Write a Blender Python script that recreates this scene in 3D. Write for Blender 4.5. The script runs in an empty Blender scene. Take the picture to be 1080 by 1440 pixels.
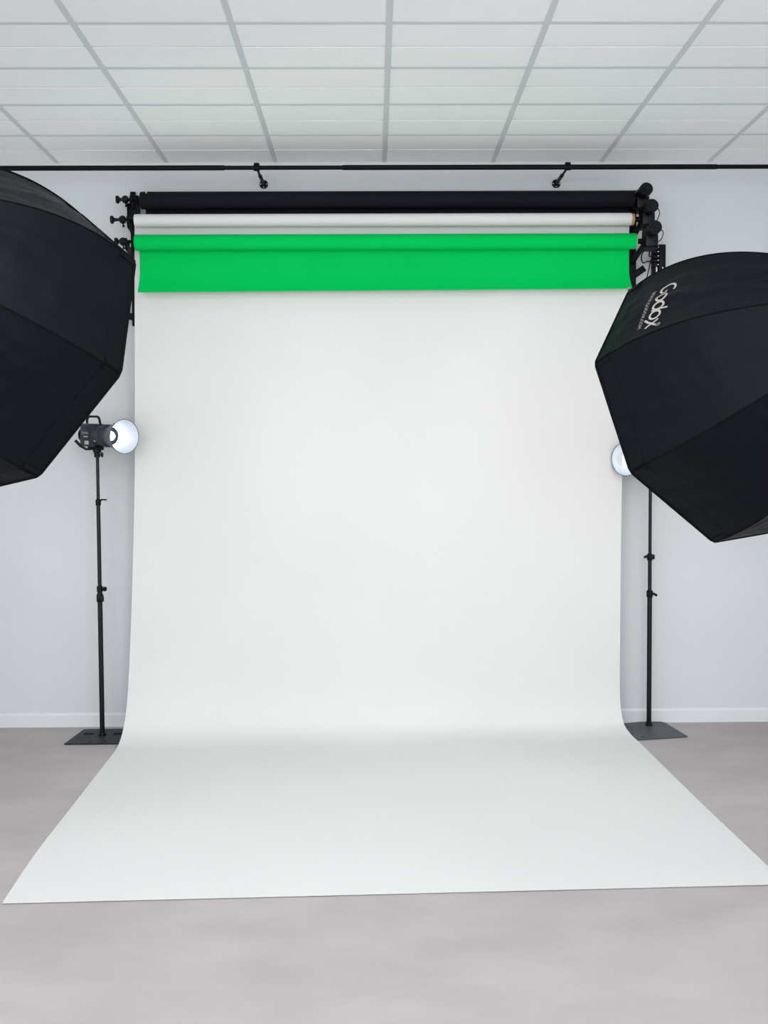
import bpy, bmesh, math, random
from mathutils import Vector, Matrix, noise
random.seed(4)
V = Vector
PI = math.pi
scene = bpy.context.scene
COL = scene.collection

FRONT_FILL_W = 68; SIDE_W = 26; PANEL = 21; DIFF = 1.9; BULB = 12
# ------------------------------------------------------------------ materials
def mat(name, color, rough=.5, metal=0., spec=.5, emit=None, strength=0., sheen=0.):
    m = bpy.data.materials.new(name); m.use_nodes = True
    b = m.node_tree.nodes['Principled BSDF']
    b.inputs['Base Color'].default_value = (*color, 1)
    b.inputs['Roughness'].default_value = rough
    b.inputs['Metallic'].default_value = metal
    b.inputs['Specular IOR Level'].default_value = spec
    if emit:
        b.inputs['Emission Color'].default_value = (*emit, 1)
        b.inputs['Emission Strength'].default_value = strength
    return m

def textured(m, c1, c2, scale=3., detail=6., bump=0., bscale=200., stretch=(1, 1, 1), lo=.35, hi=.65):
    nt = m.node_tree; N = nt.nodes; L = nt.links
    b = N['Principled BSDF']
    tc = N.new('ShaderNodeTexCoord'); mp = N.new('ShaderNodeMapping')
    mp.inputs['Scale'].default_value = stretch
    L.new(tc.outputs['Object'], mp.inputs['Vector'])
    nz = N.new('ShaderNodeTexNoise'); nz.inputs['Scale'].default_value = scale; nz.inputs['Detail'].default_value = detail
    L.new(mp.outputs['Vector'], nz.inputs['Vector'])
    cr = N.new('ShaderNodeValToRGB')
    cr.color_ramp.elements[0].position = lo; cr.color_ramp.elements[1].position = hi
    cr.color_ramp.elements[0].color = (*c1, 1); cr.color_ramp.elements[1].color = (*c2, 1)
    L.new(nz.outputs['Fac'], cr.inputs['Fac']); L.new(cr.outputs['Color'], b.inputs['Base Color'])
    if bump:
        n2 = N.new('ShaderNodeTexNoise'); n2.inputs['Scale'].default_value = bscale; n2.inputs['Detail'].default_value = 3
        L.new(tc.outputs['Object'], n2.inputs['Vector'])
        bp = N.new('ShaderNodeBump'); bp.inputs['Strength'].default_value = bump; bp.inputs['Distance'].default_value = .002
        L.new(n2.outputs['Fac'], bp.inputs['Height']); L.new(bp.outputs['Normal'], b.inputs['Normal'])
    return m

M = {}
M['wall'] = textured(mat('wall_paint', (.6, .62, .65), .75, spec=.3), (.640, .662, .684), (.660, .681, .703), 1.5, 3, .15, 260)
M['base'] = mat('baseboard_paint', (.71, .73, .755), .45)
M['tile'] = textured(mat('ceiling_tile', (.8, .8, .8), .9, spec=.1), (.918, .932, .938), (.932, .945, .952), 2, 4, .12, 320)
M['tbar'] = mat('ceiling_grid_metal', (.64, .67, .685), .6, spec=.2)
M['plenum'] = mat('tile_groove', (.45, .46, .47), .9)
M['paper'] = textured(mat('white_seamless_paper', (.8, .8, .79), .8, spec=.15), (.672, .674, .665), (.688, .690, .681), 1.3, 3, .05, 500)
M['green'] = mat('chroma_green_paper', (.0, .50, .093), .75, spec=.05)
M['blackpaper'] = mat('black_seamless_paper', (.0085, .009, .0135), .75, spec=.10)
M['kraft'] = mat('cardboard_core', (.42, .25, .12), .8)
M['black'] = mat('black_powder_coat', (.0025, .003, .004), .45, spec=.12)
M['blackplastic'] = mat('black_plastic', (.003, .0035, .005), .38, spec=.2)
M['stand'] = mat('stand_black_metal', (.004, .005, .007), .35, spec=.28)
M['plateL'] = textured(mat('base_plate_black', (.03, .034, .038), .5, spec=.15), (.016, .018, .021), (.026, .029, .032), 6, 4)
M['plateR'] = textured(mat('base_plate_grey', (.1, .11, .12), .5, spec=.2), (.070, .076, .084), (.092, .098, .108), 6, 4)
M['head'] = mat('lamp_body_plastic', (.020, .023, .036), .42, spec=.3)
M['nylon'] = mat('softbox_nylon', (.0032, .0044, .0072), .5, spec=.10)
M['piping'] = mat('softbox_piping', (.002, .002, .003), .7, spec=.1)
M['silver'] = mat('softbox_silver_lining', (.75, .75, .76), .35, metal=.6)
M['print'] = mat('grey_print', (.48, .455, .425), .7, spec=.2)
M['printw'] = mat('white_print', (.75, .75, .78), .6)
M['dish'] = mat('reflector_silver', (.66, .70, .76), .5, metal=.3)
M['dishout'] = mat('reflector_outside', (.13, .135, .15), .4, metal=.5)
M['metal'] = mat('bright_metal', (.7, .7, .72), .25, metal=1)
M['bulb'] = mat('lit_led', (1, 1, 1), .4, emit=(.93, .96, 1), strength=BULB)
M['diffuser'] = mat('lit_diffuser', (.85, .85, .85), .8, emit=(1, .985, .955), strength=DIFF)
M['panel_light'] = mat('lit_ceiling_panel', (.9, .9, .9), .6, emit=(.97, .985, 1), strength=PANEL)
M['tie'] = mat('tan_tape', (.62, .52, .36), .7)
fm = M['floor'] = mat('vinyl_floor', (.3, .28, .28), .6, spec=.1)
textured(fm, (.400, .367, .362), (.462, .430, .426), 2.6, 10, .35, 420, (1, 1.6, 1), .32, .68)

# ------------------------------------------------------------------ mesh builder
class MB:
    def __init__(s): s.bm = bmesh.new()
    def box(s, c, size, rot=None, bevel=0):
        r = bmesh.ops.create_cube(s.bm, size=1)
        vs = r['verts']; R = rot.to_4x4() if rot else Matrix.Identity(4)
        mtx = Matrix.Translation(V(c)) @ R @ Matrix.Diagonal((*size, 1))
        bmesh.ops.transform(s.bm, matrix=mtx, verts=vs)
        if bevel:
            es = list({e for v in vs for e in v.link_edges})
            bmesh.ops.bevel(s.bm, geom=es, offset=bevel, segments=2, affect='EDGES', profile=.5)
        return s
    def lathe(s, prof, o, d, seg=32, cap=True):
        """prof = [(distance along d, radius)]"""
        o = V(o); d = V(d).normalized()
        a = d.orthogonal().normalized(); b = d.cross(a)
        rings = []
        for (t, r) in prof:
            rings.append([s.bm.verts.new(o + d*t + (a*math.cos(2*PI*k/seg) + b*math.sin(2*PI*k/seg))*r) for k in range(seg)])
        for A, B in zip(rings, rings[1:]):
            for k in range(seg):
                s.bm.faces.new((A[k], A[(k+1) % seg], B[(k+1) % seg], B[k]))
        if cap:
            s.bm.faces.new(rings[0][::-1]); s.bm.faces.new(rings[-1])
        return s
    def cyl(s, p0, p1, r0, r1=None, seg=24):
        p0, p1 = V(p0), V(p1); r1 = r0 if r1 is None else r1
        return s.lathe([(0, r0), ((p1-p0).length, r1)], p0, p1-p0, seg)
    def tube(s, pts, r, seg=8, closed=False):
        pts = [V(p) for p in pts]; n = len(pts); rings = []
        ref = None
        for i, p in enumerate(pts):
            if closed: t = pts[(i+1) % n]-pts[i-1]
            else: t = pts[min(i+1, n-1)]-pts[max(i-1, 0)]
            t.normalize()
            if ref is None: ref = t.orthogonal().normalized()
            a = (ref - t*ref.dot(t)).normalized(); ref = a; b = t.cross(a)
            rr = r[i] if isinstance(r, (list, tuple)) else r
            rings.append([s.bm.verts.new(p+(a*math.cos(2*PI*k/seg)+b*math.sin(2*PI*k/seg))*rr) for k in range(seg)])
        prs = list(zip(rings, rings[1:])) + ([(rings[-1], rings[0])] if closed else [])
        for A, B in prs:
            for k in range(seg): s.bm.faces.new((A[k], A[(k+1) % seg], B[(k+1) % seg], B[k]))
        if not closed:
            s.bm.faces.new(rings[0][::-1]); s.bm.faces.new(rings[-1])
        return s
    def grid(s, rows):
        vs = [[s.bm.verts.new(V(p)) for p in r] for r in rows]
        for A, B in zip(vs, vs[1:]):
            for k in range(len(A)-1): s.bm.faces.new((A[k], A[k+1], B[k+1], B[k]))
        return s
    def prism(s, pts, z0, z1):
        a = [s.bm.verts.new((x, y, z0)) for x, y in pts]; b = [s.bm.verts.new((x, y, z1)) for x, y in pts]
        n = len(pts)
        s.bm.faces.new(a[::-1]); s.bm.faces.new(b)
        for k in range(n): s.bm.faces.new((a[k], a[(k+1) % n], b[(k+1) % n], b[k]))
        return s
    def build(s, name, m, parent=None, angle=35, solid=0, offset=-1, bevel=0, recalc=True):
        if solid:
            bmesh.ops.recalc_face_normals(s.bm, faces=s.bm.faces)
            bmesh.ops.solidify(s.bm, geom=s.bm.faces[:], thickness=solid)
        if recalc: bmesh.ops.recalc_face_normals(s.bm, faces=s.bm.faces)
        me = bpy.data.meshes.new(name); 
        off = V((0, 0, 0)); p = parent
        while p is not None: off += p.location; p = p.parent
        bmesh.ops.translate(s.bm, verts=s.bm.verts, vec=-off)
        s.bm.to_mesh(me); s.bm.free()
        o = bpy.data.objects.new(name, me); COL.objects.link(o)
        me.materials.append(m)
        me.polygons.foreach_set('use_smooth', [True]*len(me.polygons))
        me.set_sharp_from_angle(angle=math.radians(angle))
        if parent is not None: o.parent = parent
        if bevel:
            md = o.modifiers.new('bevel', 'BEVEL'); md.width = bevel; md.segments = 2; md.limit_method = 'ANGLE'
        return o

def thing(name, loc, label, cat, group=None):
    o = bpy.data.objects.new(name, None); COL.objects.link(o); o.location = loc
    o.empty_display_size = .1
    return tag(o, label, cat, group)
def tag(o, label, cat, group=None):
    o['label'] = label; o['category'] = cat
    if group: o['group'] = group
    return o
def structure(o): o['kind'] = 'structure'; return o

# ------------------------------------------------------------------ room shell
X0, X1, Y0, Y1, HC = -3.05, 3.15, -1.6, 5.575, 3.137
structure(MB().box(((X0+X1)/2, (Y0+Y1)/2, -.05), (X1-X0+.2, Y1-Y0+.2, .1)).build('floor', M['floor']))
structure(MB().box(((X0+X1)/2, Y1+.05, HC/2+.02), (X1-X0+.2, .1, HC+.04)).build('wall_back', M['wall']))
# front wall (behind the camera) with three tall openings added for daylight fill
OPENINGS = [(-2.45, -.95), (-.65, .85), (1.15, 2.65)]; WZ0, WZ1 = .45, 2.85
wf = MB(); yc = Y0-.05
wf.box(((X0+X1)/2, yc, WZ0/2), (X1-X0+.2, .1, WZ0)); wf.box(((X0+X1)/2, yc, (WZ1+HC+.04)/2), (X1-X0+.2, .1, HC+.04-WZ1))
ed = [X0-.1]+[v for w_ in OPENINGS for v in w_]+[X1+.1]
for k in range(0, len(ed), 2): wf.box(((ed[k]+ed[k+1])/2, yc, (WZ0+WZ1)/2), (ed[k+1]-ed[k], .1, WZ1-WZ0))
structure(wf.build('wall_front', M['wall']))
for k, (a_, b_) in enumerate(OPENINGS):
    f = MB(); xm = (a_+b_)/2
    for x_ in (a_+.03, xm, b_-.03): f.box((x_, yc, (WZ0+WZ1)/2), (.06, .06, WZ1-WZ0))
    for z_ in (WZ0+.03, WZ1-.03): f.box((xm, yc, z_), (b_-a_, .06, .06))
    structure(f.build('window_%d' % (k+1), M['base']))
    L_ = bpy.data.lights.new('window_daylight', 'AREA'); L_.shape = 'RECTANGLE'; L_.size = b_-a_; L_.size_y = WZ1-WZ0
    L_.energy = FRONT_FILL_W; L_.color = (.97, .985, 1.0)
    lo_ = bpy.data.objects.new('window_daylight', L_); COL.objects.link(lo_); lo_.location = (xm, Y0-.14, (WZ0+WZ1)/2); lo_.rotation_euler = (PI/2, 0, 0)
# side walls, each with one wide opening, made up to brighten the ceiling
def side_wall(name, x, sgn, ya, yb, z0, z1, n):
    m = MB(); xc = x+sgn*.05
    m.box((xc, (Y0+Y1)/2, z0/2), (.1, Y1-Y0, z0)); m.box((xc, (Y0+Y1)/2, (z1+HC+.04)/2), (.1, Y1-Y0, HC+.04-z1))
    m.box((xc, (Y0+ya)/2, (z0+z1)/2), (.1, ya-Y0, z1-z0)); m.box((xc, (yb+Y1)/2, (z0+z1)/2), (.1, Y1-yb, z1-z0))
    structure(m.build(name, M['wall']))
    f = MB()
    for k in range(4): f.box((xc, ya+.03+(yb-ya-.06)*k/3, (z0+z1)/2), (.06, .06, z1-z0))
    for z_ in (z0+.03, z1-.03): f.box((xc, (ya+yb)/2, z_), (.06, yb-ya, .06))
    structure(f.build('window_%d' % n, M['base']))
    L_ = bpy.data.lights.new('window_daylight', 'AREA'); L_.shape = 'RECTANGLE'; L_.size = yb-ya; L_.size_y = z1-z0
    L_.energy = SIDE_W; L_.color = (.97, .985, 1.0)
    lo_ = bpy.data.objects.new('window_daylight', L_); COL.objects.link(lo_); lo_.location = (x+sgn*.14, (ya+yb)/2, (z0+z1)/2); lo_.rotation_euler = (PI/2, 0, sgn*-PI/2+PI)
side_wall('wall_left', X0, -1, .6, 4.4, .5, 2.6, 4)
side_wall('wall_right', X1, 1, .6, 4.4, .5, 2.6, 5)
# baseboard with a chamfered top
b = MB(); t_ = .013
prof = [(Y1, 0), (Y1-t_, 0), (Y1-t_, .066), (Y1-t_*.35, .078), (Y1, .078)]
vs = [[b.bm.verts.new((x, y, z)) for y, z in prof] for x in (X0, X1)]
b.bm.faces.new(vs[0]); b.bm.faces.new(vs[1][::-1])
for k in range(5): b.bm.faces.new((vs[0][k], vs[1][k], vs[1][(k+1) % 5], vs[0][(k+1) % 5]))
structure(b.build('baseboard_back', M['base']))
for nm, x in (('baseboard_left', X0+.0065), ('baseboard_right', X1-.0065)):
    structure(MB().box((x, (Y0+Y1)/2-.01, .039), (.013, Y1-Y0-.03, .078)).build(nm, M['base']))

# suspended ceiling: tiles as real slabs with shadow gaps, metal T-bars between
ceil = structure(MB().box(((X0+X1)/2, (Y0+Y1)/2, HC+.075), (X1-X0+.2, Y1-Y0+.2, .1)).build('ceiling', M['plenum']))
P, S_ = .6, .4228
xs = [.0693 + P*k for k in range(-6, 7)]
ys = [5.551 - S_*k for k in range(0, 18)]
lights_cells = []
tl = MB(); tb = MB()
xe = [x for x in xs if X0 < x < X1]; xe = [X0-.02]+xe+[X1+.02]
ye = [Y1+.03] + ys[1:] 
ye = [y for y in ye if y > Y0] + [Y0-.03]
LP = {(-1, 10), (1, 10), (-1, 14), (1, 14), (-3, 12), (3, 12)}
ADDED_LIGHTS = []
for i in range(len(xe)-1):
    for j in range(len(ye)-1):
        xa, xb = xe[i]+.0115, xe[i+1]-.0115
        yb, ya = ye[j]-.0115, ye[j+1]+.0115
        if j == 0: yb = Y1
        ic = round(((xe[i]+xe[i+1])/2-.3693)/P)
        if (ic, j) in ((-3, 7), (-1, 7), (2, 7), (-3, 12), (-1, 12), (2, 12)):
            ADDED_LIGHTS.append((xa, xb, ya, yb)); continue
        ym = yb-(yb-ya)*.5 if j else (ys[0]-.0115 + ya)/2+.02
        g = .006
        for (p, q) in ((ya, ym-g), (ym+g, yb)):
            tl.box(((xa+xb)/2, (p+q)/2, HC+.006), (xb-xa, q-p, .016))
tl.build('ceiling_tiles', M['tile'], ceil, bevel=.0015)
for x in xe[1:-1]: tb.box((x, (Y0+Y1)/2, HC+.004), (.024, Y1-Y0, .016))
for y in ye[1:-1]: tb.box(((X0+X1)/2, y, HC+.0045), (X1-X0, .020, .015))
tb.build('ceiling_grid', M['tbar'], ceil)
for (xa, xb, ya, yb) in ADDED_LIGHTS:  # out-of-view panels added to brighten the foreground floor
    t = thing('ceiling_light', ((xa+xb)/2, (ya+yb)/2, HC), 'square white led panel set in the ceiling grid', 'ceiling light', 'led panels in the ceiling grid')
    MB().box(((xa+xb)/2, (ya+yb)/2, HC+.008), (xb-xa, yb-ya, .012)).build('diffuser_panel', M['panel_light'], t)
    f = MB()
    for s in (-1, 1):
        f.box(((xa+xb)/2+s*((xb-xa)/2-.008), (ya+yb)/2, HC+.003), (.016, yb-ya, .01))
        f.box(((xa+xb)/2, (ya+yb)/2+s*((yb-ya)/2-.008), HC+.003), (xb-xa, .016, .01))
    f.build('panel_frame', M['base'], t)

# ------------------------------------------------------------------ curtain rail with two wall brackets
RY, RZ = 5.24, 3.006
rail = thing('curtain_rail', (.2, RY, RZ), 'long black metal rail running wall to wall just under the ceiling', 'rail')
segs = [('rail_tube', X0, -.76, .0130), ('rail_tube', -.76, -.155, .0108), ('rail_tube', -.155, 1.80, .0130), ('rail_tube', 1.80, X1, .0112)]
for nm, xa, xb, r in segs:
    MB().lathe([(0, r*.9), (.012, r), (xb-xa-.012, r), (xb-xa, r*.9)], (xa, RY, RZ), (1, 0, 0), 20).build(nm, M['black'], rail)
for i, fx in enumerate((-.597, 1.019)):
    lab = ('black wall bracket holding up the ceiling rail above the left half of the paper rolls',
           'black wall bracket holding up the ceiling rail above the right half of the paper rolls')[i]
    t = thing('rail_bracket', (fx, Y1, RZ), lab, 'bracket')
    fl = MB(); fl.lathe([(0, .022), (.004, .024), (.008, .022), (.010, .012)], (fx, Y1, RZ+.008), (0, -1, 0), 28).build('flange', M['black'], t)
    for k in range(3):
        an = PI/2*k + PI
        MB().lathe([(0, .0042), (.003, .003)], (fx+math.cos(an)*.0165, Y1-.0085, RZ+.008+math.sin(an)*.0165), (0, -1, 0), 12).build('screw', M['metal'], t)
    a = MB(); a.cyl((fx, Y1-.006, RZ+.008), (fx, Y1-.17, RZ+.004), .0095); a.cyl((fx, Y1-.15, RZ+.004), (fx, RY+.01, RZ), .0065)
    a.lathe([(0, .0095), (.012, .0105), (.02, .007)], (fx, Y1-.165, RZ+.004), (0, -1, 0)); a.build('arm', M['black'], t)
    c = MB(); c.lathe([(-.016, .0125), (-.015, .0165), (.015, .0165), (.016, .0125)], (fx, RY, RZ), (1, 0, 0), 24, cap=False)
    c.box((fx, RY, RZ+.018), (.028, .014, .012), bevel=.002); c.box((fx, RY+.017, RZ), (.02, .014, .022), bevel=.002)
    c.build('clamp', M['black'], t)

# ------------------------------------------------------------------ backdrop wall brackets
def arm_hook(mb, x, y, z, w, ybar, dz=.05):
    """flat plate arm going forward from the bar and ending in a U hook under (x,y,z)"""
    pts = [(ybar, z-dz-.03), (ybar, z-dz+.005), (y+.034, z-.012), (y+.030, z+.02), (y+.020, z+.02), (y+.019, z-.006), (y, z-.0205),
           (y-.019, z-.006), (y-.020, z+.016), (y-.032, z+.018), (y-.034, z-.014), (y-.014, z-.042), (y+.03, z-.045)]
    a = [mb.bm.verts.new((x-w/2, p, q)) for p, q in pts]; b = [mb.bm.verts.new((x+w/2, p, q)) for p, q in pts]
    mb.bm.faces.new(a[::-1]); mb.bm.faces.new(b)
    n = len(pts)
    for k in range(n): mb.bm.faces.new((a[k], a[(k+1) % n], b[(k+1) % n], b[k]))
ROLLS = {'black': (5.42, 2.887), 'white': (5.33, 2.758), 'green': (5.28, 2.632)}
for side, bx, lab in ((-1, -1.303, 'black metal wall bracket carrying the knob ends of the three paper rolls'),
                      (1, 1.430, 'black metal wall bracket carrying the motor ends of the three paper rolls')):
    t = thing('backdrop_bracket', (bx, 5.55, 2.24), lab, 'bracket')
    w = .028 if side < 0 else .034
    MB().box((bx, 5.515, 2.595), (w, .03, .725), bevel=.002).build('upright', M['black'], t)
    for z in (2.62, 2.90): MB().box((bx, 5.552, z), (.05, .045, .09), bevel=.002).build('wall_plate', M['black'], t)
    # strut under the upright
    st = MB(); st.box((bx+side*.038, 5.52, 2.29 if side < 0 else 2.52), (.07, .02, .036), Matrix.Rotation(side*(-.35 if side < 0 else -.6), 3, 'Y'), bevel=.002)
    st.build('strut', M['black'], t)
    for k, (y, z) in ROLLS.items():
        a = MB(); xa = bx+(.02 if side < 0 else -.004)
        arm_hook(a, xa, y, z, .012, 5.502)
        if k == 'black' and side < 0: a.box((xa-.012, 5.46, 2.84), (.05, .05, .075), bevel=.002)
        a.build('hook_arm', M['black'], t)

# ------------------------------------------------------------------ paper rolls
def roll(name, y, z, r, xa, xb, m, parent, core_right=0, core_left=0):
    o = MB().lathe([(0, r*.55), (0, r*.96), (.003, r), (xb-xa-.003, r), (xb-xa, r*.96), (xb-xa, r*.55)], (xa, y, z), (1, 0, 0), 48).build(name, m, parent)
    c = MB().lathe([(-core_left-.001, r*.5), (-core_left, r*.93 if core_left else r*.54), (xb-xa+core_right-.001, r*.93 if core_right > .004 else r*.56), (xb-xa+core_right, r*.5)], (xa, y, z), (1, 0, 0), 36)
    c.build('core', M['kraft'], parent)
    return o
# black
yb_, zb_ = ROLLS['black']
t = thing('black_backdrop_roll', (.08, yb_, zb_), 'rolled up black seamless paper backdrop, topmost of the three rolls', 'backdrop roll')
roll('paper_roll', yb_, zb_, .046, -1.238, 1.408, M['blackpaper'], t, .004)
rows = []
for z in (zb_, zb_-.04, zb_-.08, zb_-.125):
    rows.append([(x, yb_+.0455, z) for x in (-1.225, -.6, 0, .7, 1.402)])
MB().grid(rows).build('paper_sheet', M['blackpaper'], t, solid=.0015, offset=1)
ti = MB(); 
pts = []
for k in range(7):
    an = math.radians(38+k*8); pts.append((-1.208-.0022*k+.006, yb_-math.cos(an)*.048, zb_+math.sin(an)*.048))
ti.tube(pts, .0035, 8); ti.build('tape_tie', M['tie'], t)
# white: roll and the long sweep
yw, zw = ROLLS['white']
t = thing('white_backdrop_roll', (.05, yw, zw), 'white seamless paper roll pulled down the wall and swept far out over the floor', 'backdrop roll')
roll('paper_roll', yw, zw, .0335, -1.252, 1.372, M['paper'], t, .016)
def lerp_tab(tab, v):
    for (a, *A), (b, *B) in zip(tab, tab[1:]):
        if a <= v <= b:
            f = (v-a)/(b-a); return [p+(q-p)*f for p, q in zip(A, B)]
    return list(tab[-1][1:])
# path: (arc parameter, yL, zL, yR, zR, xL, xR)
path = [(0, 5.364, 2.758, 5.364, 2.758, -1.262, 1.373), (1, 5.372, 2.35, 5.374, 2.35, -1.270, 1.366), (2, 5.378, 1.9, 5.382, 1.9, -1.278, 1.355),
        (3, 5.378, 1.4, 5.388, 1.4, -1.287, 1.347), (4, 5.376, 1.05, 5.392, 1.05, -1.299, 1.344), (5, 5.370, .65, 5.397, .65, -1.315, 1.343),
        (6, 5.360, .34, 5.402, .36, -1.331, 1.343), (7, 5.343, .20, 5.400, .20, -1.338, 1.344), (8, 5.300, .105, 5.385, .11, -1.341, 1.347),
        (9, 5.235, .045, 5.345, .045, -1.341, 1.355), (10, 5.150, .015, 5.265, .015, -1.338, 1.370), (11, 5.050, .005, 5.140, .005, -1.333, 1.382),
        (12, 4.8, .003, 4.85, .003, -1.325, 1.388), (13, 4.2, .003, 4.2, .003, -1.301, 1.397), (14, 3.70, .003, 3.70, .003, -1.281, 1.409), (15, 3.269, .003, 3.362, .003, -1.246, 1.418)]
def cr(p0, p1, p2, p3, f):
    return .5*((2*p1)+(-p0+p2)*f+(2*p0-5*p1+4*p2-p3)*f*f+(-p0+3*p1-3*p2+p3)*f**3)
rows = []; NU = 28
for i in range(len(path)-1):
    for s in range(6):
        f = s/6
        q = [path[max(i-1, 0)], path[i], path[i+1], path[min(i+2, len(path)-1)]]
        v = [cr(q[0][c], q[1][c], q[2][c], q[3][c], f) for c in range(1, 7)]
        rows.append(v)
rows.append(list(path[-1][1:]))
G = []
for v in rows:
    r_ = []
    for k in range(NU+1):
        u = k/NU; x = v[4]+(v[5]-v[4])*u; y = v[0]+(v[2]-v[0])*u; z = max(v[1]+(v[3]-v[1])*u, .0015)
        if z > .3: y += .0035*noise.noise(V((x*1.3, z*.9, 3)))
        r_.append((x, y, z))
    G.append(r_)
MB().grid(G).build('paper_sweep', M['paper'], t, angle=60, solid=.0012, offset=0)
# green
yg, zg = ROLLS['green']
t = thing('green_backdrop_roll', (.07, yg, zg), 'chroma green seamless paper roll with a short strip hanging down', 'backdrop roll')
roll('paper_roll', yg, zg, .041, -1.240, 1.384, M['green'], t, .005)
rows = []
for k in range(15):
    f = k/14; z = zg-(zg-2.392)*f; fl = max(0, (f-.55)/.45)**2
    y = yg+.0405+.004*math.sin(f*PI) - .028*fl
    xa, xb = -1.229-.006*fl, 1.362+.010*fl
    rows.append([(xa+(xb-xa)*j/24, y, z - .012*fl*(1-j/24)*.9) for j in range(25)])
MB().grid(rows).build('paper_sheet', M['green'], t, angle=60, solid=.0012, offset=0)
bb = MB(); bb.tube([(-1.234, yg+.0125, 2.381), (0, yg+.0125, 2.386), (1.371, yg+.0125, 2.391)], .0045, 10); bb.build('bottom_batten', M['green'], t)
MB().box((1.352, yg+.008, 2.389), (.016, .010, .010), bevel=.001).build('batten_tape', M['kraft'], t)

# ------------------------------------------------------------------ expander knobs on the left ends
for (k, xf, xc, lab) in (('black', -1.366, -1.322, 'black roll holder knob at the left end of the black paper roll'),
                    ('white', -1.374, -1.316, 'black roll holder knob at the left end of the white paper roll'),
                    ('green', -1.341, -1.304, 'black roll holder knob at the left end of the green paper roll')):
    y, z = ROLLS[k]; z += .006
    t = thing('roll_holder', (xc, y, z), lab, 'roll holder')
    MB().lathe([(0, .009), (xc+.12-xc, .009)], (xc, y, z), (1, 0, 0), 20).build('shaft', M['black'], t)
    MB().lathe([(-.018, .010), (-.015, .017), (-.008, .019), (-.006, .0215), (.004, .0215), (.006, .019), (.012, .018), (.015, .011)], (xc, y, z), (1, 0, 0), 28).build('clamp_collar', M['blackplastic'], t)
    L = xc-xf
    MB().lathe([(-L-.006, .010), (-L-.005, .020), (-L+.002, .0215), (-L+.008, .019), (-L+.013, .0105), (-L+.026, .0082), (-.012, .0085)], (xc, y, z), (1, 0, 0), 28).build('flared_knob', M['blackplastic'], t)
    MB().lathe([(0, .004), (.014, .004), (.016, .0075), (.022, .0075)], (xc, y, z-.016), (.2, 0, -1), 12).build('set_screw', M['blackplastic'], t)

# ------------------------------------------------------------------ roller motors on the right ends
for (k, ax, az, dy, lab) in (('black', 1.447, 2.902, .20, 'black tubular motor at the right end of the black paper roll, topmost of the three'),
                         ('white', 1.452, 2.792, .16, 'black tubular motor at the right end of the white paper roll'),
                         ('green', 1.456, 2.670, .13, 'black tubular motor at the right end of the green paper roll, lowest of the three')):
    y, z = ROLLS[k]
    t = thing('roller_motor', (ax, y, z), lab, 'motor')
    m = MB(); m.box((ax+.002, y-.01, az-.032), (.066, .085, .085), bevel=.006); m.build('gearbox', M['blackplastic'], t)
    m = MB(); m.lathe([(0, .030), (.012, .0335), (.11, .0335), (.118, .031)], (ax, y+.03, az+.005), (0, -1, .02), 32).build('motor_body', M['blackplastic'], t)
    e = MB(); e.lathe([(0, .031), (.004, .0345), (.030, .0345), (.034, .031), (.034, .022), (.037, .021), (.037, .010), (.040, .009)], (ax, y+.03-.118, az+.0074), (0, -1, .02), 32); e.build('end_cap', M['blackplastic'], t)
    MB().lathe([(0, .014), (.03, .014), (.032, .018), (.045, .018)], (ax-.06, y, z), (1, 0, 0), 20).build('drive_shaft', M['black'], t)
    MB().box((ax-.002, y-.006, az-.080), (.074, .09, .010), bevel=.002).build('mounting_flange', M['black'], t)

# control box with plugs
t = thing('motor_control_box', (1.583, 5.57, 2.5), 'flat black control box on the wall below the roller motors', 'control box')
MB().box((1.599, 5.550, 2.535), (.036, .05, .272), bevel=.003).build('housing', M['blackplastic'], t)
MB().box((1.565, 5.555, 2.535), (.032, .04, .268), bevel=.003).build('connector_panel', M['black'], t)
for k in range(5):
    z = 2.650-.0235*k
    m = MB(); m.box((1.562, 5.525, z), (.022, .02, .015), bevel=.003); m.tube([(1.553, 5.52, z), (1.543, 5.52, z-.003), (1.538, 5.53, z-.012)], .0035); m.build('plug', M['blackplastic'], t)
    MB().box((1.572, 5.5145, z+.002), (.007, .002, .005)).build('plug_contact', M['metal'], t)  # bright metal chip stands in for the glint on each plug
MB().box((1.568, 5.532, 2.523), (.007, .002, .05)).build('label_strip', M['printw'], t)
m = MB(); m.box((1.600, 5.5225, 2.536), (.006, .002, .020)); m.box((1.600, 5.5225, 2.512), (.006, .002, .014)); m.build('label_marks', M['printw'], t)
def cable(pts, lab, r=.0028):
    P_ = [V(p) for p in pts]; out = []
    for i in range(len(P_)-1):
        q = [P_[max(i-1, 0)], P_[i], P_[i+1], P_[min(i+2, len(P_)-1)]]
        for s in range(8): out.append(cr(q[0], q[1], q[2], q[3], s/8))
    out.append(P_[-1])
    tag(MB().tube(out, r, 8).build('motor_cable', M['black']), lab, 'cable')
cable([(1.44, 5.37, 2.805), (1.505, 5.46, 2.76), (1.512, 5.42, 2.70), (1.508, 5.40, 2.60), (1.500, 5.46, 2.50), (1.515, 5.53, 2.468), (1.552, 5.53, 2.465)], 'thin black cable looping down beside the lowest motor to the control box')
cable([(1.478, 5.24, 2.81), (1.502, 5.25, 2.775), (1.492, 5.27, 2.735), (1.470, 5.30, 2.72)], 'thin black cable curled at the side of the middle motor', .0024)
cable([(1.474, 5.20, 2.685), (1.506, 5.20, 2.663), (1.500, 5.22, 2.625), (1.472, 5.24, 2.615)], 'thin black cable curled at the side of the lowest motor', .0024)
cable([(1.430, 5.26, 2.598), (1.438, 5.36, 2.57), (1.470, 5.45, 2.555), (1.51, 5.52, 2.575), (1.556, 5.52, 2.578)], 'thick black cable sagging from the lowest motor into the control box plugs', .0036)
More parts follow.
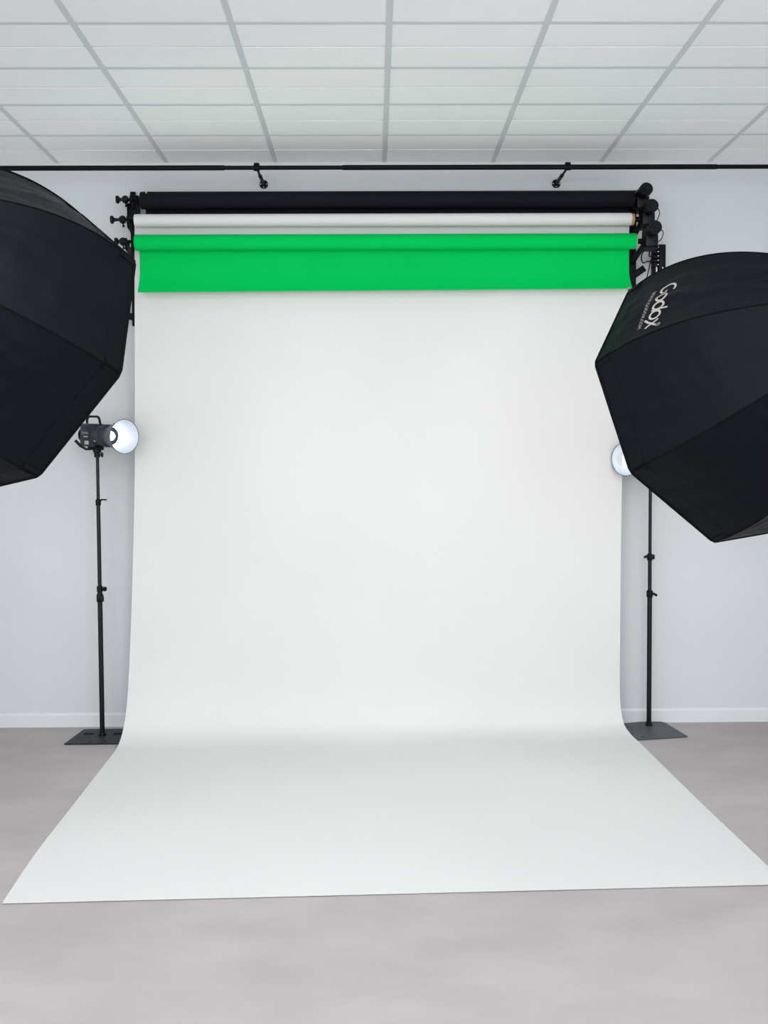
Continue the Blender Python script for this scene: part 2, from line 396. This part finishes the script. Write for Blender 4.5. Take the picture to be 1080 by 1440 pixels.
cable([(1.455, 5.26, 2.592), (1.49, 5.40, 2.585), (1.52, 5.50, 2.60), (1.556, 5.52, 2.603)], 'short black cable running from under the lowest motor to the control box', .0036)
cable([(1.404, 5.31, 2.715), (1.408, 5.33, 2.68), (1.412, 5.34, 2.645)], 'short thin black cable between the middle and the lowest motor', .0022)

# ------------------------------------------------------------------ light stands
def stand(base, plate, pm, lab, topz, joints, top_r=.0085, left=True):
    x, y = base
    t = thing('light_stand', (x, y, 0), lab, 'light stand')
    p = MB(); p.prism(plate, .0005, .008); p.build('base_plate', pm, t, bevel=.0015)
    (z1, z2) = joints     # lower joint, upper joint
    MB().lathe([(0, .0131), (z1-.008, .0131)], (x, y, .008), (0, 0, 1), 24).build('lower_tube', M['stand'], t)
    MB().lathe([(0, .0105), (z2-z1, .0105)], (x, y, z1), (0, 0, 1), 24).build('middle_tube', M['stand'], t)
    MB().lathe([(0, top_r), (topz-z2, top_r)], (x, y, z2), (0, 0, 1), 24).build('upper_tube', M['stand'], t)
    MB().lathe([(0, .019), (.012, .019), (.016, .015), (.026, .015)], (x, y, .006), (0, 0, 1), 24).build('foot_socket', M['stand'], t)
    return t
plL = [(-1.636, 5.196), (-1.335, 5.196), (-1.325, 5.206), (-1.325, 5.480), (-1.337, 5.492), (-1.604, 5.492), (-1.618, 5.484)]
t = stand((-1.479, 5.357), plL, M['plateL'], 'black light stand with flat black base plate, left of the paper sweep', 1.575, (.76, 1.275))
for cx in (-1.560, -1.400): MB().box((cx, 5.385, .0085), (.052, .028, .002)).build('plate_slot', M['piping'], t)
for cx in (-1.51, -1.43): MB().lathe([(0, .006), (.001, .006)], (cx, 5.232, .008), (0, 0, 1), 12).build('plate_hole', M['piping'], t)
x, y = -1.479, 5.357
m = MB(); m.lathe([(0, .0155), (.004, .018), (.038, .018), (.044, .014), (.060, .0125)], (x, y, .735), (0, 0, 1), 24); m.box((x+.012, y-.012, .752), (.022, .02, .03), bevel=.003); m.build('lower_collar', M['blackplastic'], t)
m = MB(); m.cyl((x+.010, y-.005, .806), (x+.026, y-.012, .806), .0045); m.lathe([(0, .006), (.003, .0125), (.012, .0125), (.015, .008)], (x+.024, y-.011, .806), (1, -.4, 0), 16)
m.lathe([(0, .016), (.03, .016)], (x, y, .79), (0, 0, 1), 24); m.build('clamp_knob', M['blackplastic'], t)
m = MB(); m.lathe([(0, .0125), (.004, .0145), (.030, .0145), (.034, .0105)], (x, y, 1.255), (0, 0, 1), 24); m.build('upper_collar', M['blackplastic'], t)
m = MB(); m.cyl((x+.008, y-.003, 1.282), (x+.022, y-.008, 1.284), .004); m.box((x+.034, y-.012, 1.286), (.030, .010, .008), Matrix.Rotation(.1, 3, 'Y'), bevel=.003); m.build('lever', M['blackplastic'], t)

plR = [(1.670, 5.247), (1.632, 5.540), (1.612, 5.556), (1.500, 5.556), (1.378, 5.515), (1.360, 5.50), (1.385, 5.190)]
t = stand((1.524, 5.47), plR, M['plateR'], 'black light stand with grey angular base plate, right of the paper sweep', 1.44, (.745, .945), .0090)
for cx, cy in ((1.392, 5.31), (1.425, 5.235)): MB().lathe([(0, .006), (.001, .006)], (cx, cy, .008), (0, 0, 1), 12).build('plate_hole', M['piping'], t)
x, y = 1.524, 5.47
m = MB(); m.lathe([(0, .015), (.004, .0175), (.034, .0175), (.040, .013)], (x, y, .725), (0, 0, 1), 24); m.build('lower_collar', M['blackplastic'], t)
m = MB(); m.box((x+.026, y-.01, .742), (.028, .012, .014), Matrix.Rotation(.5, 3, 'Y'), bevel=.003); m.build('lower_lever', M['blackplastic'], t)
m = MB(); m.lathe([(0, .0135), (.004, .016), (.032, .016), (.038, .0115)], (x, y, .930), (0, 0, 1), 24); m.box((x+.010, y-.010, .95), (.024, .02, .026), bevel=.003); m.build('upper_collar', M['blackplastic'], t)
m = MB(); m.box((x-.024, y-.01, .952), (.026, .012, .014), Matrix.Rotation(-.4, 3, 'Y'), bevel=.003); m.build('upper_lever', M['blackplastic'], t)

# ------------------------------------------------------------------ studio LED lamps with reflector dishes
def font_mesh(txt, size):
    cu = bpy.data.curves.new('text', 'FONT'); cu.body = txt; cu.size = size; cu.extrude = 0; cu.resolution_u = 3
    o = bpy.data.objects.new('text', cu); COL.objects.link(o)
    dg = bpy.context.evaluated_depsgraph_get(); me = bpy.data.meshes.new_from_object(o.evaluated_get(dg))
    vs = [v.co.copy() for v in me.vertices]; fs = [list(p.vertices) for p in me.polygons]
    bpy.data.objects.remove(o); bpy.data.curves.remove(cu); bpy.data.meshes.remove(me)
    return vs, fs
def add_mapped(mb, vs, fs, fn):
    nv = [mb.bm.verts.new(fn(v.x, v.y)) for v in vs]
    for f in fs:
        try: mb.bm.faces.new([nv[i] for i in f])
        except ValueError: pass

def lamp(pole, zc, d, lab, out):
    """pole top at (x,y); optical axis d; out=+1 lever towards -X"""
    px, py = pole
    d = V(d).normalized(); up = V((0, 0, 1)); side = d.cross(up).normalized(); u = side.cross(d)
    o = V((px, py, zc))
    R = Matrix((side, d, u)).transposed()
    t = thing('studio_lamp', (px, py, zc-.07), lab, 'studio lamp')
    # housing: rounded block behind, barrel in front
    m = MB(); m.box(o - d*.033, (.100, .120, .124), R, bevel=.016); m.build('housing', M['head'], t)
    m = MB(); m.lathe([(.02, .050), (.035, .0545), (.075, .0575), (.080, .0605), (.108, .0605), (.116, .055), (.120, .046)], o, d, 40); m.build('barrel', M['head'], t)
    m = MB(); m.lathe([(-.112, .030), (-.108, .046), (-.096, .050)], o, d, 32); m.build('rear_cover', M['blackplastic'], t)
    # handle on top
    m = MB(); hb = u*.052
    m.tube([o-d*.088+hb*.85, o-d*.094+u*.078, o-d*.086+u*.094, o-d*.070+u*.100, o-d*.0+u*.100, o+d*.014+u*.094, o+d*.022+u*.078, o+d*.034+hb*.9], .0065, 10)
    m.build('carry_handle', M['blackplastic'], t)
    # yoke and stand socket
    m = MB(); m.box(o-u*.066-d*.01, (.055, .075, .024), R, bevel=.005); m.lathe([(0, .020), (.012, .022), (.03, .022), (.036, .016), (.060, .015)], o-u*.058, -up, 24)
    m.build('yoke', M['blackplastic'], t)
    m = MB(); w = o-up*.105; q = V((1, -.3, 0)).normalized()
    m.cyl(w, w+q*.024, .0045)
    m.tube([w+q*.024+up*.014, w+q*.027, w+q*.025-up*.010], [.004, .0055, .004], 8); m.box(w+q*.030, (.010, .008, .024), bevel=.002)
    m.build('wing_nut', M['blackplastic'], t)
    m = MB(); lv = V((-out, -.25, 0)).normalized()
    m.tube([o-u*.072+lv*.012, o-u*.074+lv*.055, o-u*.056+lv*.085, o-u*.026+lv*.112], [.006, .0065, .0075, .0085], 10); m.build('tilt_lever', M['blackplastic'], t)
    # bright bits and print on the visible side
    sd = side if side.y < 0 else -side
    m = MB(); m.box(o+sd*.042+d*.045-u*.030, (.012, .012, .007), R, bevel=.001); m.build('release_button', M['metal'], t)
    pr = MB(); vs, fs = font_mesh('Godox', .022)
    sgn = 1 if (d.cross(u)).dot(sd) > 0 else -1
    add_mapped(pr, vs, fs, lambda a, b_: o+sd*.0506+d*(sgn*1*(a-.035)-.035 if sgn > 0 else -(a-.035)-.035)+u*(b_+.006))
    pr.bm.faces.ensure_lookup_table()
    pr.build('lettering', M['print'], t)
    pr = MB(); pr.box(o+sd*.0504-d*.030-u*.008, (.0012, .038, .006), R); pr.build('print_line', M['print'], t)
    pr = MB(); pr.box(o+sd*.0505-d*.020-u*.040, (.0012, .036, .020), R); pr.build('rating_label', M['print'], t)
    # reflector dish: neck + flared bowl, open at the front
    dish = MB(); dish.lathe([(.108, .048), (.125, .050), (.140, .054), (.165, .064), (.195, .075), (.225, .084), (.240, .0885), (.242, .090), (.2405, .0868), (.225, .0822), (.195, .0732), (.165, .0622), (.140, .052), (.122, .047)], o, d, 56, cap=False)
    dsh = dish.build('reflector_dish', M['dish'], t)
    dsh.data.materials.append(M['dishout'])
    for f in dsh.data.polygons:
        c = V(f.center); # outer faces point away from the axis
        rel = c-(o-V(t.location)); rad = rel-d*rel.dot(d)
        if f.normal.dot(rad) > 0: f.material_index = 1
    rl = MB(); rl.tube([o+d*.2415+(side*math.cos(k*PI/24)+u*math.sin(k*PI/24))*.0892 for k in range(48)], .0017, 8, closed=True); rl.build('dish_rim', M['dishout'], t)
    m = MB(); m.lathe([(.118, .0001), (.119, .046)], o, d, 40, cap=False); m.build('inner_plate', M['dish'], t)
    m = MB(); m.lathe([(.119, .0225), (.126, .0235), (.134, .019), (.139, .010), (.140, .0001)], o, d, 32, cap=False); m.build('led_bulb', M['bulb'], t)
    return t
lamp((-1.479, 5.357), 1.630, (.765, -.64, -.05), 'lit studio lamp with open silver reflector dish on the stand left of the paper', 1)
lamp((1.524, 5.47), 1.500, (-.735, -.675, -.05), 'lit studio lamp mostly hidden behind the right softbox, only its dish edge showing', -1)

# ------------------------------------------------------------------ octagonal softboxes
def softbox(C, back, a, b, lab, text):
    C, back, a, b = V(C), V(back), V(a), V(b)
    R_, A1, R1, DP = .6, .54, .63, .9
    def ridge_dir(k): return a*math.cos(k*PI/4)+b*math.sin(k*PI/4)
    def prof(t): return 2*t*(1-t)*A1+t*t*DP, (1-t)**2*R_+2*t*(1-t)*R1+t*t*.07
    def S(k, s, t, out=0):
        A, r = prof(t)
        e = ridge_dir(k)*(1-s)+ridge_dir(k+1)*s
        p = C+back*A+e*r
        return p + (e.normalized()+back*.3)*out
    root = thing('softbox', C+back*.9, lab, 'softbox')
    def pleat(k, s, t):
        w = math.sin(PI*s)**.8*min(1, t*14)*(1-t*.6)
        n1 = noise.noise(V((k*7.3+s*2.2, t*3.0, 1.7)))*.016
        n2 = noise.noise(V((k*3.1+s*9.0, t*7.0, 5.1)))*.0045
        n3 = noise.noise(V((s*4+k, t*26, 9.1)))*.0045
        n2 *= 1.5
        return (n1+n2+n3-.006)*w + .0028*noise.noise(V((s*12+k*5, t*4, 2)))*math.sin(PI*s)
    for k in range(8):
        m = MB(); NT, NS = 56, 28
        rows = []
        for i in range(NT+1):
            t_ = i/NT*.97
            rows.append([S(k, j/NS, t_, pleat(k, j/NS, t_)) for j in range(NS+1)])
        m.grid(rows)
        m.build('fabric_panel', M['nylon'], root, angle=60, solid=.0015)
        # hem seam and flat corner tabs
    sm = MB()
    for k in range(8):
        sm.tube([S(k, .015+.97*j/16, .078+.002*math.sin(j*1.9), .0010+pleat(k, j/16, .08)) for j in range(17)], .0011, 6)
    sm.build('hem_stitching', M['piping'], root)
    for k in range(8):
        for s0, s1 in ((.012, .05), (.95, .988)):
            MB().grid([[S(k, s0+(s1-s0)*i/2, .012+.06*j/6, .0035) for i in range(3)] for j in range(7)]).build('corner_tab', M['nylon'], root, solid=.0012)
    # rod seams down every edge, rim piping
    for k in range(8):
        m = MB(); m.tube([S(k, 0, j/40*.97, .001) for j in range(41)], .0034, 8); m.build('rod_seam', M['piping'], root)
    rim = []
    for k in range(8):
        p0, p1 = C+ridge_dir(k)*R_, C+ridge_dir(k+1)*R_
        for s in (.03, .06, .12, .3, .5, .7, .88, .94, .97): rim.append(p0.lerp(p1, s))
    m = MB(); m.tube(rim, .0062, 10, closed=True); m.build('rim_piping', M['piping'], root)
    # recessed front diffuser, silver inside ring
    dv = MB(); c = dv.bm.verts.new(C+back*.05); rg = [dv.bm.verts.new(C+back*.05+ridge_dir(k)*.592) for k in range(8)]
    for k in range(8): dv.bm.faces.new((c, rg[(k+1) % 8], rg[k]))
    dv.build('front_diffuser', M['diffuser'], root, solid=.002)
    # speed ring and lamp head
    ap = C+back*.86
    m = MB(); m.lathe([(0, .074), (.004, .085), (.05, .085), (.055, .070)], ap, back, 40); m.build('speed_ring', M['black'], root)
    m = MB(); m.lathe([(.05, .060), (.06, .062), (.26, .062), (.275, .050)], ap, back, 40); m.build('lamp_head', M['head'], root)
    hc = ap+back*.12
    m = MB(); m.box(hc-V((0, 0, .085)), (.07, .07, .05), bevel=.006); m.lathe([(0, .018), (.06, .018)], hc-V((0, 0, .10)), (0, 0, -1)); m.build('tilt_bracket', M['blackplastic'], root)
    if text:
        k = 0; Lr = 2*R_*math.sin(PI/8)
        def put(mb, base_t, s0, off=.004):
            def fn(x, y):
                t_ = base_t+y*1.0; A, r = prof(t_); w = Lr*r/R_
                s = s0+x/w
                return S(k, s, t_, pleat(k, s, t_)+off)
            return fn
        # rounded letters drawn as ribbons (unit = x-height)
        def arc(cx, cy, rx, ry, a0, a1, n=14):
            return [(cx+rx*math.cos(math.radians(a0+(a1-a0)*i/n)), cy+ry*math.sin(math.radians(a0+(a1-a0)*i/n))) for i in range(n+1)]
        def ribbon(mb, pts, w, fn):
            n = len(pts); L_, R2 = [], []
            for i, (x, y) in enumerate(pts):
                x0, y0 = pts[max(i-1, 0)]; x1, y1 = pts[min(i+1, n-1)]
                dx, dy = x1-x0, y1-y0; l = math.hypot(dx, dy) or 1
                nx, ny = -dy/l*w/2, dx/l*w/2
                L_.append(mb.bm.verts.new(fn(x+nx, y+ny))); R2.append(mb.bm.verts.new(fn(x-nx, y-ny)))
            for i in range(n-1): mb.bm.faces.new((L_[i], L_[i+1], R2[i+1], R2[i]))
        def letters(h):   # list of (polyline, stroke) in metres, starting at x=0
            W = .175
            G = arc(.42, .62, .42, .58, 58, 312, 22) + [(.72, .26), (.74, .52), (.50, .52)]
            o1 = arc(1.34, .46, .36, .40, 0, 360, 24)
            d_ = arc(2.16, .46, .36, .40, 0, 360, 24); ds = [(2.52, 1.28), (2.53, .8), (2.53, .46), (2.56, .04)]
            o2 = arc(3.02, .46, .36, .40, 0, 360, 24)
            x1 = [(3.50, .88), (3.66, .74), (4.02, .14), (4.16, .02)]; x2 = [(4.12, .88), (3.88, .55), (3.62, .10), (3.30, -.28)]
            return [[(x*h*1.13, y*h) for x, y in p] for p in (G, o1, d_, ds, o2, x1, x2)], W*h
        ls, w = letters(.0545)
        m = MB()
        for p in ls: ribbon(m, p, w, put(m, .232, .315))
        m.build('logo_lettering', M['print'], root, recalc=False)
        m = MB(); vs, fs = font_mesh('WWW.GODOX.COM', .0235)
        add_mapped(m, vs, fs, put(m, .192, .345)); m.build('web_address', M['print'], root, recalc=False)
        m = MB(); ribbon(m, arc(0, .0, .0085, .0085, 0, 360, 16), .0022, put(m, .292, .905))
        vs, fs = font_mesh('R', .013); add_mapped(m, vs, fs, put(m, .2880, .897)); m.build('registered_mark', M['print'], root, recalc=False)
    return root, ap+back*.12
sbL, hL = softbox((-1.35315, 3.80839, 1.89290), (-.47897, -.79826, .36519), (.36130, .19988, .91078), (.80003, -.56818, -.19268),
        'large plain black octagonal softbox at the left edge, facing away', None)
sbR, hR = softbox((1.40816, 4.19442, 1.68156), (.47200, -.80977, .34855), (-.54777, .04041, .83565), (-.69077, -.58535, -.42450),
        'large black octagonal softbox at the right edge with grey lettering', 'Godox')
for h, lab in ((hL, 'black tripod stand holding the left octagonal softbox'), (hR, 'black tripod stand holding the right octagonal softbox')):
    t = thing('tripod_stand', (h.x, h.y, 0), lab, 'light stand')
    MB().cyl((h.x, h.y, .12), (h.x, h.y, 1.0), .016).build('lower_tube', M['stand'], t)
    MB().cyl((h.x, h.y, 1.0), (h.x, h.y, h.z-.11), .0125).build('upper_tube', M['stand'], t)
    MB().lathe([(0, .02), (.004, .024), (.05, .024), (.054, .018)], (h.x, h.y, .97), (0, 0, 1)).build('collar', M['blackplastic'], t)
    MB().lathe([(0, .02), (.004, .026), (.05, .026), (.054, .018)], (h.x, h.y, .48), (0, 0, 1)).build('leg_collar', M['blackplastic'], t)
    for k in range(3):
        an = math.radians(330)+k*2*PI/3
        e = V((math.cos(an), math.sin(an), 0))
        m = MB(); m.tube([V((h.x, h.y, .50))+e*.02, V((h.x, h.y, .012))+e*.46], .009, 10); m.build('leg', M['stand'], t)
        m = MB(); m.tube([V((h.x, h.y, .14))+e*.015, V((h.x, h.y, .26))+e*.23], .006, 8); m.build('brace', M['stand'], t)
        m = MB(); m.lathe([(0, .014), (.02, .014), (.024, .010)], V((h.x, h.y, 0))+e*.46, (0, 0, 1), 16); m.build('rubber_foot', M['blackplastic'], t)

# ------------------------------------------------------------------ light, camera
w = bpy.data.worlds.new('world'); scene.world = w; w.use_nodes = True
w.node_tree.nodes['Background'].inputs['Color'].default_value = (.8, .85, .9, 1); w.node_tree.nodes['Background'].inputs['Strength'].default_value = .3

cam = bpy.data.cameras.new('camera'); co = bpy.data.objects.new('camera', cam); COL.objects.link(co)
yaw, pitch, rl_ = .0102, -.0432, -.0053
fwd = V((math.sin(yaw)*math.cos(pitch), math.cos(yaw)*math.cos(pitch), math.sin(pitch)))
r = V((math.cos(yaw), -math.sin(yaw), 0)); uu = r.cross(fwd)
r2 = r*math.cos(rl_)+uu*math.sin(rl_); u2 = -r*math.sin(rl_)+uu*math.cos(rl_)
mw = Matrix((r2, u2, -fwd)).transposed().to_4x4(); mw.translation = V((0, 0, 1.4424)); co.matrix_world = mw
cam.sensor_fit = 'VERTICAL'; cam.sensor_height = 36; cam.lens = 1400/1440*36; cam.clip_start = .05
scene.camera = co
vs_ = scene.view_settings
vs_.view_transform = 'Standard'; vs_.look = 'None'; vs_.gamma = 1; vs_.exposure = 0.02; vs_.use_curve_mapping = False
